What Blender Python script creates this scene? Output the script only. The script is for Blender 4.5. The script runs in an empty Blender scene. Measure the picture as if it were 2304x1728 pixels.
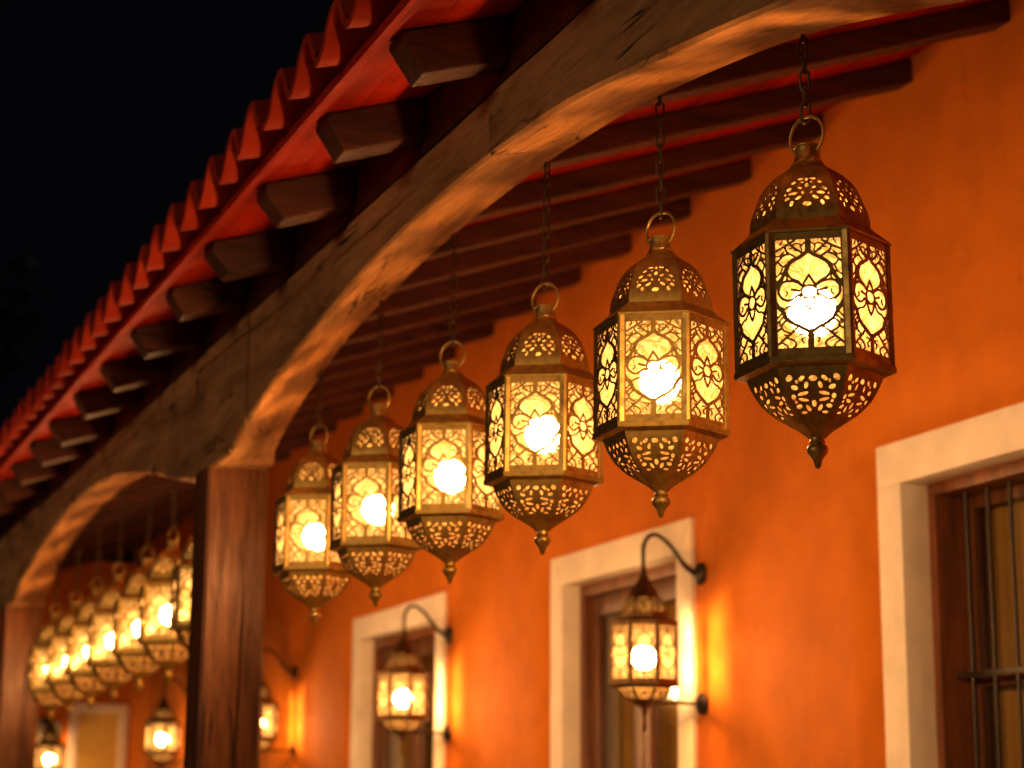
import bpy, bmesh, math, random
import numpy as np
from mathutils import Vector, Matrix, noise
random.seed(7)
C = bpy.context.scene.collection
R_ = math.radians
GZ = -1.6                       # ground level; the lens is at the origin, 1.6 m above it

# ------------------------------------------------------------------ camera
def make_camera():
    cd = bpy.data.cameras.new('camera'); co = bpy.data.objects.new('camera', cd); C.objects.link(co)
    yaw, pitch, roll = .37955796, .21741124, .00664895
    f = Vector((math.sin(yaw)*math.cos(pitch), math.cos(yaw)*math.cos(pitch), math.sin(pitch)))
    r = Vector((math.cos(yaw), -math.sin(yaw), 0)); u = r.cross(f)
    c, s = math.cos(roll), math.sin(roll)
    r2 = c*r+s*u; u2 = -s*r+c*u
    co.matrix_world = Matrix(((r2.x, u2.x, -f.x, 0), (r2.y, u2.y, -f.y, 0), (r2.z, u2.z, -f.z, 0), (0, 0, 0, 1)))
    cd.sensor_width = 36; cd.lens = 70.08; cd.clip_start = .05; cd.clip_end = 500
    cd.dof.use_dof = True; cd.dof.focus_distance = 4.25; cd.dof.aperture_fstop = 3.3
    bpy.context.scene.camera = co
make_camera()

# ------------------------------------------------------------------ night sky and exposure
w = bpy.data.worlds.new('World'); bpy.context.scene.world = w; w.use_nodes = True
wn = w.node_tree.nodes; wl = w.node_tree.links
sky = wn.new('ShaderNodeTexSky'); sky.sky_type = 'NISHITA'; sky.sun_disc = False
sky.sun_elevation = R_(-6); sky.sun_rotation = R_(200); sky.air_density = 1; sky.dust_density = .5
va = wn.new('ShaderNodeVectorMath'); va.operation = 'ADD'; wl.new(sky.outputs[0], va.inputs[0]); va.inputs[1].default_value = (.011, .012, .019)
wl.new(va.outputs[0], wn['Background'].inputs[0]); wn['Background'].inputs[1].default_value = .1
vs = bpy.context.scene.view_settings
bpy.context.scene.display_settings.display_device = 'sRGB'
vs.view_transform = 'Standard'; vs.look = 'None'; vs.gamma = 1; vs.exposure = 0.0
outer_fill = bpy.data.lights.new('outer_fill', 'SUN'); outer_fill.energy = .72; outer_fill.angle = R_(24); outer_fill.color = (1.0, .66, .38)  # added low fill with no lamp behind it, brightens beam fronts and rafter ends
mo = bpy.data.objects.new('outer_fill', outer_fill); C.objects.link(mo)
mo.rotation_euler = Vector((math.cos(R_(1.0))*math.cos(R_(20)), math.cos(R_(1.0))*math.sin(R_(20)), -math.sin(R_(1.0)))).to_track_quat('-Z', 'Y').to_euler()
cy = bpy.context.scene.cycles
cy.use_denoising = True; cy.max_bounces = 8; cy.transparent_max_bounces = 24
cy.diffuse_bounces = 4; cy.glossy_bounces = 4; cy.transmission_bounces = 6
cy.sample_clamp_indirect = 6; cy.caustics_reflective = False; cy.caustics_refractive = False
LANTERN_W, SCONCE_W = 200.0, 160.0
LAMP_COL = (1.0, .53, .235)

# ------------------------------------------------------------------ materials
class NT:
    def __init__(s, name):
        s.m = bpy.data.materials.new(name); s.m.use_nodes = True
        s.t = s.m.node_tree; s.p = s.t.nodes['Principled BSDF']; s.out = s.t.nodes['Material Output']
    def n(s, typ, **kw):
        nd = s.t.nodes.new('ShaderNode'+typ)
        for k, v in kw.items(): setattr(nd, k, v)
        return nd
    def l(s, a, b): s.t.links.new(a, b)
    def coords(s, scale=(1, 1, 1), rand=True):
        tc = s.n('TexCoord'); mp = s.n('Mapping'); mp.inputs['Scale'].default_value = scale
        if rand:
            oi = s.n('ObjectInfo'); ml = s.n('Math', operation='MULTIPLY'); ml.inputs[1].default_value = 37.0
            s.l(oi.outputs['Random'], ml.inputs[0])
            cx = s.n('CombineXYZ')
            for i in range(3): s.l(ml.outputs[0], cx.inputs[i])
            ad = s.n('VectorMath', operation='ADD'); s.l(tc.outputs['Object'], ad.inputs[0]); s.l(cx.outputs[0], ad.inputs[1])
            s.l(ad.outputs[0], mp.inputs['Vector'])
        else: s.l(tc.outputs['Object'], mp.inputs['Vector'])
        return mp.outputs[0]
    def noise(s, vec, scale, detail=6, rough=.55, dist=0):
        nd = s.n('TexNoise'); nd.inputs['Scale'].default_value = scale; nd.inputs['Detail'].default_value = detail
        nd.inputs['Roughness'].default_value = rough; nd.inputs['Distortion'].default_value = dist
        s.l(vec, nd.inputs['Vector']); return nd.outputs['Fac']
    def ramp(s, fac, stops):
        r = s.n('ValToRGB'); e = r.color_ramp.elements
        while len(e) < len(stops): e.new(.5)
        for el, (p, c) in zip(e, stops): el.position = p; el.color = (*c, 1) if len(c) == 3 else c
        s.l(fac, r.inputs[0]); return r.outputs[0]
    def mix(s, a, b, fac, mode='MIX'):
        m = s.n('Mix', data_type='RGBA', blend_type=mode)
        if isinstance(fac, float): m.inputs[0].default_value = fac
        else: s.l(fac, m.inputs[0])
        for v, i in ((a, 6), (b, 7)):
            if isinstance(v, tuple): m.inputs[i].default_value = (*v, 1)
            else: s.l(v, m.inputs[i])
        return m.outputs[2]
    def bump(s, h, strength=.4, dist=.01, prev=None):
        b = s.n('Bump'); b.inputs['Strength'].default_value = strength; b.inputs['Distance'].default_value = dist
        s.l(h, b.inputs['Height'])
        if prev: s.l(prev, b.inputs['Normal'])
        return b.outputs[0]

def wood(name, c0, c1, c2, stretch, rough=(.45, .75), crack=True, spec=.4, bumpk=1.0, crackcol=.12, dist=.5):
    t = NT(name); v = t.coords(stretch)
    big = t.noise(v, 1.3, 3, .5, .3); grain = t.noise(v, 9, 8, .65, dist); fine = t.noise(v, 40, 4, .6)
    col = t.ramp(grain, [(.3, c0), (.52, c1), (.72, c2)])
    tone = t.ramp(big, [(.32, (.55, .52, .5)), (.65, (1.15, 1.1, 1.05))])
    col = t.mix(col, tone, 1.0, 'MULTIPLY')
    nrm = t.bump(grain, .35*bumpk, .006); nrm = t.bump(fine, .25*bumpk, .002, nrm)
    if crack:
        v2 = t.coords(tuple(a*.35 if a > 1 else a*.22 for a in stretch))
        cr = t.noise(v2, 4.5, 4, .55, .8)
        ab = t.n('Math', operation='SUBTRACT'); t.l(cr, ab.inputs[0]); ab.inputs[1].default_value = .5
        a2 = t.n('Math', operation='ABSOLUTE'); t.l(ab.outputs[0], a2.inputs[0])
        msk = t.noise(t.coords(), 1.7, 3)
        line = t.ramp(a2.outputs[0], [(.0, (0, 0, 0)), (.007, (.15,)*3), (.014, (1, 1, 1))])
        gate = t.ramp(msk, [(.54, (1, 1, 1)), (.61, (0, 0, 0))])
        lg = t.mix(line, gate, 1.0, 'LIGHTEN')
        col = t.mix(tuple(crackcol*k for k in c0), col, lg)
        nrm = t.bump(lg, .8, .012, nrm)
        # knots
        vo = t.n('TexVoronoi'); vo.inputs['Scale'].default_value = 1.0; t.l(t.coords(tuple(2.2 if a > 1 else 1.3 for a in stretch)), vo.inputs['Vector'])
        kn = t.ramp(vo.outputs['Distance'], [(.03, (.25, .2, .18)), (.09, (1, 1, 1))])
        col = t.mix(col, kn, 1.0, 'MULTIPLY')
    t.l(col, t.p.inputs['Base Color'])
    rg = t.ramp(grain, [(.3, (rough[1],)*3), (.7, (rough[0],)*3)]); t.l(rg, t.p.inputs['Roughness'])
    t.p.inputs['Specular IOR Level'].default_value = spec
    t.l(nrm, t.p.inputs['Normal']); return t.m

def plaster(name, base, dark, light, bscale=1.0, rough=.85):
    t = NT(name); v = t.coords(rand=False)
    a = t.noise(v, .55*bscale, 5, .6, .4); b = t.noise(v, 5, 6, .6); c = t.noise(v, 90, 4, .6)
    col = t.ramp(a, [(.3, dark), (.5, base), (.7, light)])
    t2 = t.ramp(b, [(.35, (.9, .9, .9)), (.65, (1.06, 1.06, 1.06))]); col = t.mix(col, t2, 1.0, 'MULTIPLY')
    t.l(col, t.p.inputs['Base Color']); t.p.inputs['Roughness'].default_value = rough
    t.p.inputs['Specular IOR Level'].default_value = .25
    vo = t.n('TexVoronoi', feature='DISTANCE_TO_EDGE'); vo.inputs['Scale'].default_value = .8
    dv = t.n('VectorMath', operation='ADD'); sc_ = t.n('VectorMath', operation='SCALE'); nt = t.n('TexNoise'); nt.inputs['Scale'].default_value = 2.2; nt.inputs['Detail'].default_value = 6
    t.l(v, nt.inputs['Vector']); t.l(nt.outputs['Color'], sc_.inputs[0]); sc_.inputs['Scale'].default_value = .7; t.l(v, dv.inputs[0]); t.l(sc_.outputs[0], dv.inputs[1]); t.l(dv.outputs[0], vo.inputs['Vector'])
    hair = t.ramp(vo.outputs['Distance'], [(.0, (.72, .68, .62)), (.004, (1, 1, 1))]); gate = t.ramp(t.noise(v, .9, 2), [(.52, (1, 1, 1)), (.6, (0, 0, 0))])
    col = t.mix(col, t.mix(hair, gate, 1.0, 'LIGHTEN'), 1.0, 'MULTIPLY'); t.l(col, t.p.inputs['Base Color'])
    tro = t.noise(v, 1.6, 4, .5, 2.5)
    n1 = t.bump(tro, .35, .03, t.bump(b, .25, .01)); n1 = t.bump(c, .3, .002, n1); t.l(n1, t.p.inputs['Normal']); return t.m

def brass_mat():
    t = NT('aged_brass'); v = t.coords()
    a = t.noise(v, 9, 6, .6, .5); b = t.noise(v, 55, 5, .6)
    col = t.ramp(a, [(.3, (.31, .20, .065)), (.5, (.52, .35, .09)), (.72, (.76, .54, .16))])
    sp = t.ramp(b, [(.36, (.68, .66, .62)), (.5, (1, 1, 1))]); col = t.mix(col, sp, 1.0, 'MULTIPLY')
    t.l(col, t.p.inputs['Base Color']); t.p.inputs['Metallic'].default_value = .92
    t.l(t.ramp(a, [(.3, (.62,)*3), (.7, (.34,)*3)]), t.p.inputs['Roughness'])
    t.l(t.bump(b, .25, .002, t.bump(a, .2, .006)), t.p.inputs['Normal']); return t.m

def simple(name, col, rough=.6, metal=0, spec=.4, var=.25, scale=12, bump=.2):
    t = NT(name); v = t.coords(); a = t.noise(v, scale, 5)
    t.l(t.ramp(a, [(.3, tuple(c*(1-var) for c in col)), (.7, tuple(c*(1+var) for c in col))]), t.p.inputs['Base Color'])
    t.p.inputs['Roughness'].default_value = rough; t.p.inputs['Metallic'].default_value = metal
    t.p.inputs['Specular IOR Level'].default_value = spec
    t.l(t.bump(a, bump, .004), t.p.inputs['Normal']); return t.m

def glass_mat(name='amber_glass', scat=.016, lobe=.19, tint=(.72, .685, .60), rgh=.52):
    """Clear seeded amber glass: most light goes straight through, a little is scattered."""
    t = NT(name); t.t.nodes.remove(t.p); v = t.coords()
    wv = t.noise(v, 16, 3, .5, 2.2); fine = t.noise(v, 60, 4, .6, 1.0)
    nrm = t.bump(wv, .9, .03); nrm = t.bump(fine, .6, .004, nrm)
    sc = t.ramp(wv, [(.36, (1, .82, .42)), (.49, (.50, .32, .10)), (.55, (1, .85, .46)), (.66, (.62, .43, .15))])
    tr = t.n('BsdfTransparent'); tr.inputs[0].default_value = (*tint, 1)
    tl = t.n('BsdfTranslucent'); t.l(sc, tl.inputs[0]); t.l(nrm, tl.inputs['Normal'])
    rf = t.n('BsdfRefraction'); rf.inputs['Color'].default_value = (1, .80, .5, 1); rf.inputs['IOR'].default_value = 1.08
    rf.inputs['Roughness'].default_value = rgh; t.l(t.bump(wv, .15, .02), rf.inputs['Normal'])
    m1 = t.n('MixShader'); m1.inputs[0].default_value = scat; t.l(tr.outputs[0], m1.inputs[1]); t.l(tl.outputs[0], m1.inputs[2])
    m2 = t.n('MixShader'); m2.inputs[0].default_value = lobe; t.l(m1.outputs[0], m2.inputs[1]); t.l(rf.outputs[0], m2.inputs[2])
    t.l(m2.outputs[0], t.out.inputs[0]); return t.m

def emit(name, col, strength):
    t = NT(name); t.t.nodes.remove(t.p); e = t.n('Emission'); e.inputs[0].default_value = (*col, 1); e.inputs[1].default_value = strength
    t.l(e.outputs[0], t.out.inputs[0]); return t.m

def window_glass():
    t = NT('window_glass'); t.t.nodes.remove(t.p)
    g = t.n('BsdfGlossy'); g.inputs['Roughness'].default_value = .04
    tr = t.n('BsdfTransparent'); tr.inputs[0].default_value = (.9, .9, .85, 1)
    lw = t.n('LayerWeight'); pw = t.n('Math', operation='POWER'); t.l(lw.outputs['Facing'], pw.inputs[0]); pw.inputs[1].default_value = 4
    fr = t.n('Math', operation='MULTIPLY_ADD'); t.l(pw.outputs[0], fr.inputs[0]); fr.inputs[1].default_value = .9; fr.inputs[2].default_value = .04
    m = t.n('MixShader'); t.l(fr.outputs[0], m.inputs[0]); t.l(tr.outputs[0], m.inputs[1]); t.l(g.outputs[0], m.inputs[2])
    t.l(m.outputs[0], t.out.inputs[0]); return t.m

M = {}
M['beam'] = wood('weathered_beam_wood', (.27, .145, .060), (.385, .212, .090), (.48, .275, .12), (6, .8, 6), (.8, .95), spec=.12, dist=.2, bumpk=.2)
M['post'] = wood('varnished_post_wood', (.07, .025, .008), (.155, .056, .017), (.24, .092, .03), (7, 7, .55), (.38, .62), spec=.3)
M['rafter'] = wood('dark_rafter_wood', (.036, .0065, .002), (.070, .0145, .004), (.110, .028, .008), (.6, 8, 8), (.5, .75), crack=True)
M['door'] = wood('dark_door_wood', (.05, .018, .007), (.12, .043, .016), (.2, .075, .028), (9, 9, .7), (.25, .45), crack=False)
M['frame'] = wood('reddish_frame_wood', (.085, .028, .009), (.16, .052, .016), (.23, .082, .026), (9, 9, .7), (.3, .5), crack=False)
M['wall'] = plaster('orange_limewash', (.55, .150, .006), (.48, .125, .005), (.60, .172, .009))
M['trim'] = plaster('cream_painted_plaster', (.80, .72, .60), (.74, .66, .54), (.84, .76, .65))
M['deck'] = wood('red_painted_boards', (.33, .014, .004), (.44, .021, .005), (.52, .030, .007), (3, .5, 3), (.6, .85), spec=.12, crack=False, bumpk=.7)
M['tile'] = plaster('terracotta_tile', (.40, .026, .007), (.29, .017, .005), (.46, .038, .011), 6, .8)
M['brass'] = brass_mat()
M['bronze'] = simple('dark_bronze', (.11, .062, .022), .5, .9, .5, .4, 18, .3)
M['near_black'] = simple('near_black_inner', (.0035, .0019, .0006), .9, 0, .01, .2, 20, 0)  # shade put into the colour: near-black keeps lit lantern insides from glaring
M['iron'] = simple('black_iron', (.035, .026, .02), .45, .6, .5, .3, 25, .3)
M['chain'] = simple('dark_chain_metal', (.10, .07, .035), .45, .85, .5, .4, 30, .3)
M['glass'] = glass_mat()
M['glass_wall'] = glass_mat('amber_wall_lantern_glass', .034, .20)
M['glass_soft'] = glass_mat('amber_lining_glass', .008, .006, (1, .85, .6), .4)
M['glass_dome'] = glass_mat('amber_dome_lining_glass', .030, .006, (.9, .75, .5), .4)
M['bulb'] = emit('glowing_bulb', (1, .86, .62), 40)
M['wglass'] = window_glass()
M['ochre'] = simple('ochre_curtain_cloth', (.34, .19, .045), .9, 0, .1, .12, 4, .3)
M['ochre_paint'] = simple('ochre_painted_wood', (.60, .40, .10), .7, 0, .2, .12, 5, .2)
M['pale'] = simple('pale_green_paint', (.55, .58, .42), .8, 0, .2, .08, 5, .1)
M['ground'] = plaster('worn_stone_paving', (.40, .33, .25), (.30, .25, .19), (.48, .40, .31), 2)
M['leaf'] = simple('dark_leaves', (.02, .028, .010), .7, 0, .3, .4, 3, 0)
M['bark'] = simple('bark', (.09, .065, .045), .9, 0, .2, .3, 8, .6)

# ------------------------------------------------------------------ mesh helpers
def link(name, me, mats, parent=None, loc=(0, 0, 0), rot=(0, 0, 0)):
    o = bpy.data.objects.new(name, me); C.objects.link(o); o.location = loc; o.rotation_euler = rot
    if not me.materials:
        for m in (mats if isinstance(mats, (list, tuple)) else [mats]): me.materials.append(m)
    if parent: o.parent = parent
    return o
def mesh_of(name, V, F, mi=None, smooth=False):
    me = bpy.data.meshes.new(name); me.from_pydata([tuple(v) for v in V], [], F)
    if mi: me.polygons.foreach_set('material_index', mi)
    if smooth: me.polygons.foreach_set('use_smooth', [True]*len(F))
    me.update(); return me
class MB:
    def __init__(s): s.V = []; s.F = []; s.mi = []
    def add(s, V, F, m=0):
        b = len(s.V); s.V += [tuple(v) for v in V]; s.F += [tuple(i+b for i in f) for f in F]; s.mi += [m]*len(F)
    def box(s, x0, x1, y0, y1, z0, z1, m=0, ch=0.0):
        bm = bmesh.new(); bmesh.ops.create_cube(bm, size=1)
        for v in bm.verts: v.co = Vector(((x0+x1)/2+v.co.x*(x1-x0), (y0+y1)/2+v.co.y*(y1-y0), (z0+z1)/2+v.co.z*(z1-z0)))
        if ch: bmesh.ops.bevel(bm, geom=bm.edges[:], offset=ch, segments=2, affect='EDGES', profile=.6)
        s.bm(bm, m)
    def bm(s, bm, m=0):
        bm.verts.index_update(); s.add([v.co[:] for v in bm.verts], [tuple(v.index for v in f.verts) for f in bm.faces], m); bm.free()
    def lathe(s, prof, n=20, off=0.0, m=0, caps=True):
        V = []; F = []
        for r, z in prof:
            for k in range(n):
                a = off+2*math.pi*k/n; V.append((r*math.cos(a), r*math.sin(a), z))
        for i in range(len(prof)-1):
            for k in range(n):
                F.append((i*n+k, i*n+(k+1) % n, (i+1)*n+(k+1) % n, (i+1)*n+k))
        if caps:
            F.append(tuple(range(n))[::-1]); F.append(tuple(range((len(prof)-1)*n, len(prof)*n)))
        s.add(V, F, m)
    def tube(s, pts, r, n=8, closed=False, m=0):
        P = [Vector(p) for p in pts]; L = len(P); V = []; F = []
        up = None
        for i, p in enumerate(P):
            a = P[(i-1) % L] if closed or i > 0 else P[i]; b = P[(i+1) % L] if closed or i < L-1 else P[i]
            t = (b-a).normalized()
            if up is None:
                up = Vector((0, 0, 1)) if abs(t.z) < .9 else Vector((1, 0, 0))
            u = (up-t*up.dot(t)).normalized(); up = u; w_ = t.cross(u)
            rr = r[i] if isinstance(r, (list, tuple)) else r
            for k in range(n):
                q = 2*math.pi*k/n; V.append(p+u*rr*math.cos(q)+w_*rr*math.sin(q))
        for i in range(L if closed else L-1):
            j = (i+1) % L
            for k in range(n): F.append((i*n+k, i*n+(k+1) % n, j*n+(k+1) % n, j*n+k))
        if not closed: F.append(tuple(range(n))[::-1]); F.append(tuple(range((L-1)*n, L*n)))
        s.add(V, F, m)
    def me(s, name, smooth=False, auto=None):
        me = mesh_of(name, s.V, s.F, s.mi, smooth)
        bm = bmesh.new(); bm.from_mesh(me); bmesh.ops.recalc_face_normals(bm, faces=bm.faces[:])
        if auto is not None:
            for f in bm.faces: f.smooth = True
            for e in bm.edges:
                if len(e.link_faces) == 2 and e.calc_face_angle(0) > R_(auto): e.smooth = False
        bm.to_mesh(me); bm.free(); return me
def empty(name, loc=(0, 0, 0), rz=0.0):
    o = bpy.data.objects.new(name, None); C.objects.link(o); o.location = loc; o.rotation_euler = (0, 0, rz); o.empty_display_size = .1
    return o
def tag(o, label, cat, group=None, kind=None):
    o['label'] = label
    if cat: o['category'] = cat
    if group: o['group'] = group
    if kind: o['kind'] = kind
    return o
def sm(t): return t*t*(3-2*t)
def nz(x, y, z): return noise.noise(Vector((x, y, z)))
def interp(x, xs, ys): return float(np.interp(x, xs, ys))
def catmull(xs, ys):
    xs = np.array(xs, float); ys = np.array(ys, float); d = np.gradient(ys, xs)
    def f(x):
        i = int(np.clip(np.searchsorted(xs, x)-1, 0, len(xs)-2)); h = xs[i+1]-xs[i]; t = min(max((x-xs[i])/h, 0), 1)
        return float((2*t**3-3*t*t+1)*ys[i]+(t**3-2*t*t+t)*h*d[i]+(-2*t**3+3*t*t)*ys[i+1]+(t**3-t*t)*h*d[i+1])
    return f

# ------------------------------------------------------------------ setting: ground
me = mesh_of('ground', [(-150, -60, GZ), (150, -60, GZ), (150, 250, GZ), (-150, 250, GZ)], [(0, 1, 2, 3)])
g = link('ground', me, M['ground']); tag(g, 'worn stone paving in front of the arcade', None, None, 'structure')

# ------------------------------------------------------------------ the house: wall, doors, window, end wall
XW = 4.05
YEND = 20.6
ZTOP = 3.1
house = tag(empty('house', (XW, 10, GZ)), 'long orange limewashed house with cream trimmed doors and window behind the lanterns', 'house')
def child(o, p):
    o.parent = p; o.matrix_parent_inverse = p.matrix_basis.inverted(); return o
# openings: (y0, y1, z0, z1) = outer edges of the cream surrounds
DOORS = [(7.93, 9.54), (11.17, 12.98)]
OPEN = [(4.82, 6.38, -.75, 1.40)]+[(a, b, GZ, 1.35) for a, b in DOORS]
def wall_mesh():
    ys = sorted({-1.0, YEND+.25}|{v for o in OPEN for v in o[:2]}); zs = sorted({GZ, ZTOP}|{v for o in OPEN for v in o[2:]})
    def fine(a, step):
        out = []
        for p, q in zip(a, a[1:]):
            n = max(1, int((q-p)/step)); out += [p+(q-p)*i/n for i in range(n)]
        return out+[a[-1]]
    ys = fine(ys, .25); zs = fine(zs, .25); idx = {}; V = []; F = []
    def vid(i, j):
        if (i, j) not in idx:
            y, z = ys[i], zs[j]; idx[(i, j)] = len(V)
            edge = any((abs(y-o[0]) < .01 or abs(y-o[1]) < .01 or abs(z-o[3]) < .01 or abs(z-o[2]) < .01) for o in OPEN)
            V.append((XW+(0 if edge else .006*nz(y*.9, z*.9, 3)), y, z))
        return idx[(i, j)]
    for i in range(len(ys)-1):
        for j in range(len(zs)-1):
            cy_, cz = (ys[i]+ys[i+1])/2, (zs[j]+zs[j+1])/2
            if any(o[0] < cy_ < o[1] and o[2] < cz < o[3] for o in OPEN): continue
            F.append((vid(i, j), vid(i, j+1), vid(i+1, j+1), vid(i+1, j)))
    me = mesh_of('wall', V, F, smooth=True)
    bm = bmesh.new(); bm.from_mesh(me); geo = bmesh.ops.extrude_face_region(bm, geom=bm.faces[:])
    for v in geo['geom']:
        if isinstance(v, bmesh.types.BMVert): v.co.x = XW+.3
    bmesh.ops.recalc_face_normals(bm, faces=bm.faces[:]); bm.to_mesh(me); bm.free(); return me
child(link('wall', wall_mesh(), M['wall']), house)
def surround(y0, y1, z0, z1, tw, sill, th=.022, deep=.115):
    b = MB(); x0, x1 = XW-th, XW+deep
    b.box(x0, x1, y0, y0+tw, z0, z1-tw, 0, .004); b.box(x0, x1, y1-tw, y1, z0, z1-tw, 0, .004)
    b.box(x0, x1, y0, y1, z1-tw, z1, 0, .004)
    if sill: b.box(x0-.03, x1, y0-.04, y1+.04, z0-.0, z0+tw*.6, 0, .005)
    return b.me('surround', auto=30)
def part(name, mb_or_me, mat, parent, auto=30):
    me = mb_or_me.me(name, auto=auto) if isinstance(mb_or_me, MB) else mb_or_me
    o = link(name, me, mat); o.parent = parent
    # undo ancestors' translation: geometry is given in world coordinates
    p = parent; off = Vector((0, 0, 0))
    while p: off += Vector(p.location); p = p.parent
    o.location = -off; return o
def sub_empty(name, parent, loc):
    o = empty(name); o.parent = parent; p = parent; off = Vector((0, 0, 0))
    while p: off += Vector(p.location); p = p.parent
    o.location = Vector(loc)-off; return o

def make_door(y0, y1):
    d = part('door', surround(y0, y1, GZ, 1.35, .15, False), M['trim'], house); d.name = 'door'
    a, b_, top = y0+.15, y1-.15, 1.20; xf = XW+.115
    f = MB(); fw = .06
    f.box(xf-.035, xf+.06, a, a+fw, GZ, top-fw, 0, .004); f.box(xf-.035, xf+.06, b_-fw, b_, GZ, top-fw, 0, .004); f.box(xf-.035, xf+.06, a, b_, top-fw, top, 0, .004)
    part('door_frame', f, M['frame'], d)
    mid = (a+b_)/2
    for s0, s1 in ((a+fw, mid-.002), (mid+.002, b_-fw)):
        L = MB(); x0, x1 = xf, xf+.045; st = .085; t2 = top-fw-.004
        L.box(x0, x1, s0, s0+st, GZ+.01, t2, 0, .003); L.box(x0, x1, s1-st, s1, GZ+.01, t2, 0, .003)
        for z0, z1 in ((GZ+.01, GZ+.2), (GZ+.85, GZ+1.0), (t2-.1, t2)):
            L.box(x0+.001, x1-.001, s0+st, s1-st, z0, z1, 0, .003)
        L.box(x0+.018, x1-.014, s0+st, s1-st, GZ+.2, GZ+.85)
        part('door_leaf', L, M['door'], d)
        G = MB(); G.box(x0+.022, x0+.026, s0+st, s1-st, GZ+1.0, t2-.1)
        part('door_glass', G, M['wglass'], d)
    cu = MB(); y = a+.02
    n = 40; V = []; F = []
    for i in range(n+1):
        yy = a+.02+(b_-a-.04)*i/n; xx = xf+.12+.012*math.sin(yy*60)
        V += [(xx, yy, GZ), (xx, yy, top)]
        if i: F.append((2*i-2, 2*i-1, 2*i+1, 2*i))
    cu.add(V, F); part('curtain', cu, M['ochre'], d, 60)
    bk = MB(); bk.box(XW+.28, XW+.3, y0, y1, GZ, 1.35); part('back_panel', bk, M['near_black'], d)
    h = MB(); h.tube([(xf-.045, mid-.06, -.72), (xf-.05, mid-.06, -.6), (xf-.045, mid-.06, -.5)], .009, 8); part('door_handle', h, M['iron'], d)
    return d
for y0, y1 in DOORS: make_door(y0, y1)

def make_window():
    y0, y1, z0, z1 = OPEN[0]
    wdw = part('window', surround(y0, y1, z0, z1, .158, True), M['trim'], house)
    a, b_, zb, zt = y0+.158, y1-.158, z0+.095, z1-.158; xf = XW+.115
    f = MB(); fw = .045
    for (p, q) in ((a, a+fw), (b_-fw, b_)): f.box(xf-.02, xf+.13, p, q, zb, zt-fw, 0, .004)
    f.box(xf-.02, xf+.13, a, b_, zt-fw, zt, 0, .004); f.box(xf-.02, xf+.13, a+fw, b_-fw, zb, zb+fw, 0, .004)
    part('window_frame', f, M['frame'], wdw)
    s = MB(); x0, x1 = xf+.13, xf+.165; mid = (a+b_)/2; sw = .07
    for p, q in ((a, mid-.002), (mid+.002, b_)):
        s.box(x0, x1, p, p+sw, zb, zt, 0, .003); s.box(x0, x1, q-sw, q, zb, zt, 0, .003)
        for u, v in ((zb, zb+.08), (.50, .56), (zt-.09, zt)): s.box(x0+.001, x1-.001, p+sw, q-sw, u, v, 0, .003)
    part('window_sash', s, M['door'], wdw)
    g_ = MB(); g_.box(x0+.015, x0+.019, a, b_, zb, zt); part('window_pane', g_, M['wglass'], wdw)
    c = MB(); V = []; F = []; n = 60
    for i in range(n+1):
        yy = a+(b_-a)*i/n; xx = x1+.05+.012*math.sin(yy*45)+.006*math.sin(yy*93)
        V += [(xx, yy, zb-.02), (xx, yy, zt)]
        if i: F.append((2*i-2, 2*i-1, 2*i+1, 2*i))
    c.add(V, F); part('curtain', c, M['ochre'], wdw, 60)
    k = MB(); k.box(XW+.4, XW+.42, y0-.2, y1+.2, z0-.2, z1+.2); part('back_panel', k, M['near_black'], wdw)
    y = b_-.135
    while y > a+.03:
        br = MB(); br.tube([(xf+.055, y, zb+.02), (xf+.055, y, zt-.02)], .0085, 10); part('grille_bar', br, M['iron'], wdw, 60); y -= .135
    for z in (.535, -.1):
        br = MB(); br.box(xf+.047, xf+.053, a+.03, b_-.03, z-.011, z+.011, 0, .001); part('grille_rail', br, M['iron'], wdw)
make_window()

# end wall across the veranda, with its own cream door
endw = MB(); endw.box(-.0+1.9, XW, YEND, YEND+.25, GZ, 2.62); part('end_wall', endw, M['wall'], house)
def end_door():
    b = MB(); x0, x1, zt, tw = 3.42, 4.02, 1.17, .1; yf = YEND-.03
    b.box(x0, x0+tw, yf, yf+.06, GZ, zt-tw, 0, .004); b.box(x1-tw, x1, yf, yf+.06, GZ, zt-tw, 0, .004); b.box(x0, x1, yf, yf+.06, zt-tw, zt, 0, .004)
    d = part('door', b, M['trim'], house)
    p = MB(); p.box(x0+tw, x1-tw, yf+.012, yf+.05, GZ, zt-tw); part('door_leaf', p, M['ochre_paint'], d)
    h = MB(); h.tube([(x1-tw-.05, yf-.01, -.7), (x1-tw-.05, yf-.02, -.6), (x1-tw-.05, yf-.01, -.5)], .009, 8); part('door_handle', h, M['iron'], d)
    b = MB(); x0, x1, z0, z1 = 3.12, 3.34, .1, .98
    b.box(x0, x0+.05, yf, yf+.06, z0, z1-.05, 0, .004); b.box(x1-.05, x1, yf, yf+.06, z0, z1-.05, 0, .004); b.box(x0, x1, yf, yf+.06, z1-.05, z1, 0, .004); b.box(x0-.02, x1+.02, yf-.03, yf+.06, z0-.05, z0, 0, .004)
    wd = part('window', b, M['pale'], house); wd['label'] = 'narrow pale green window beside the far door'
    p = MB(); p.box(x0+.05, x1-.05, yf+.015, yf+.05, z0, z1-.05); part('shutter', p, M['pale'], wd)
end_door()
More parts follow.
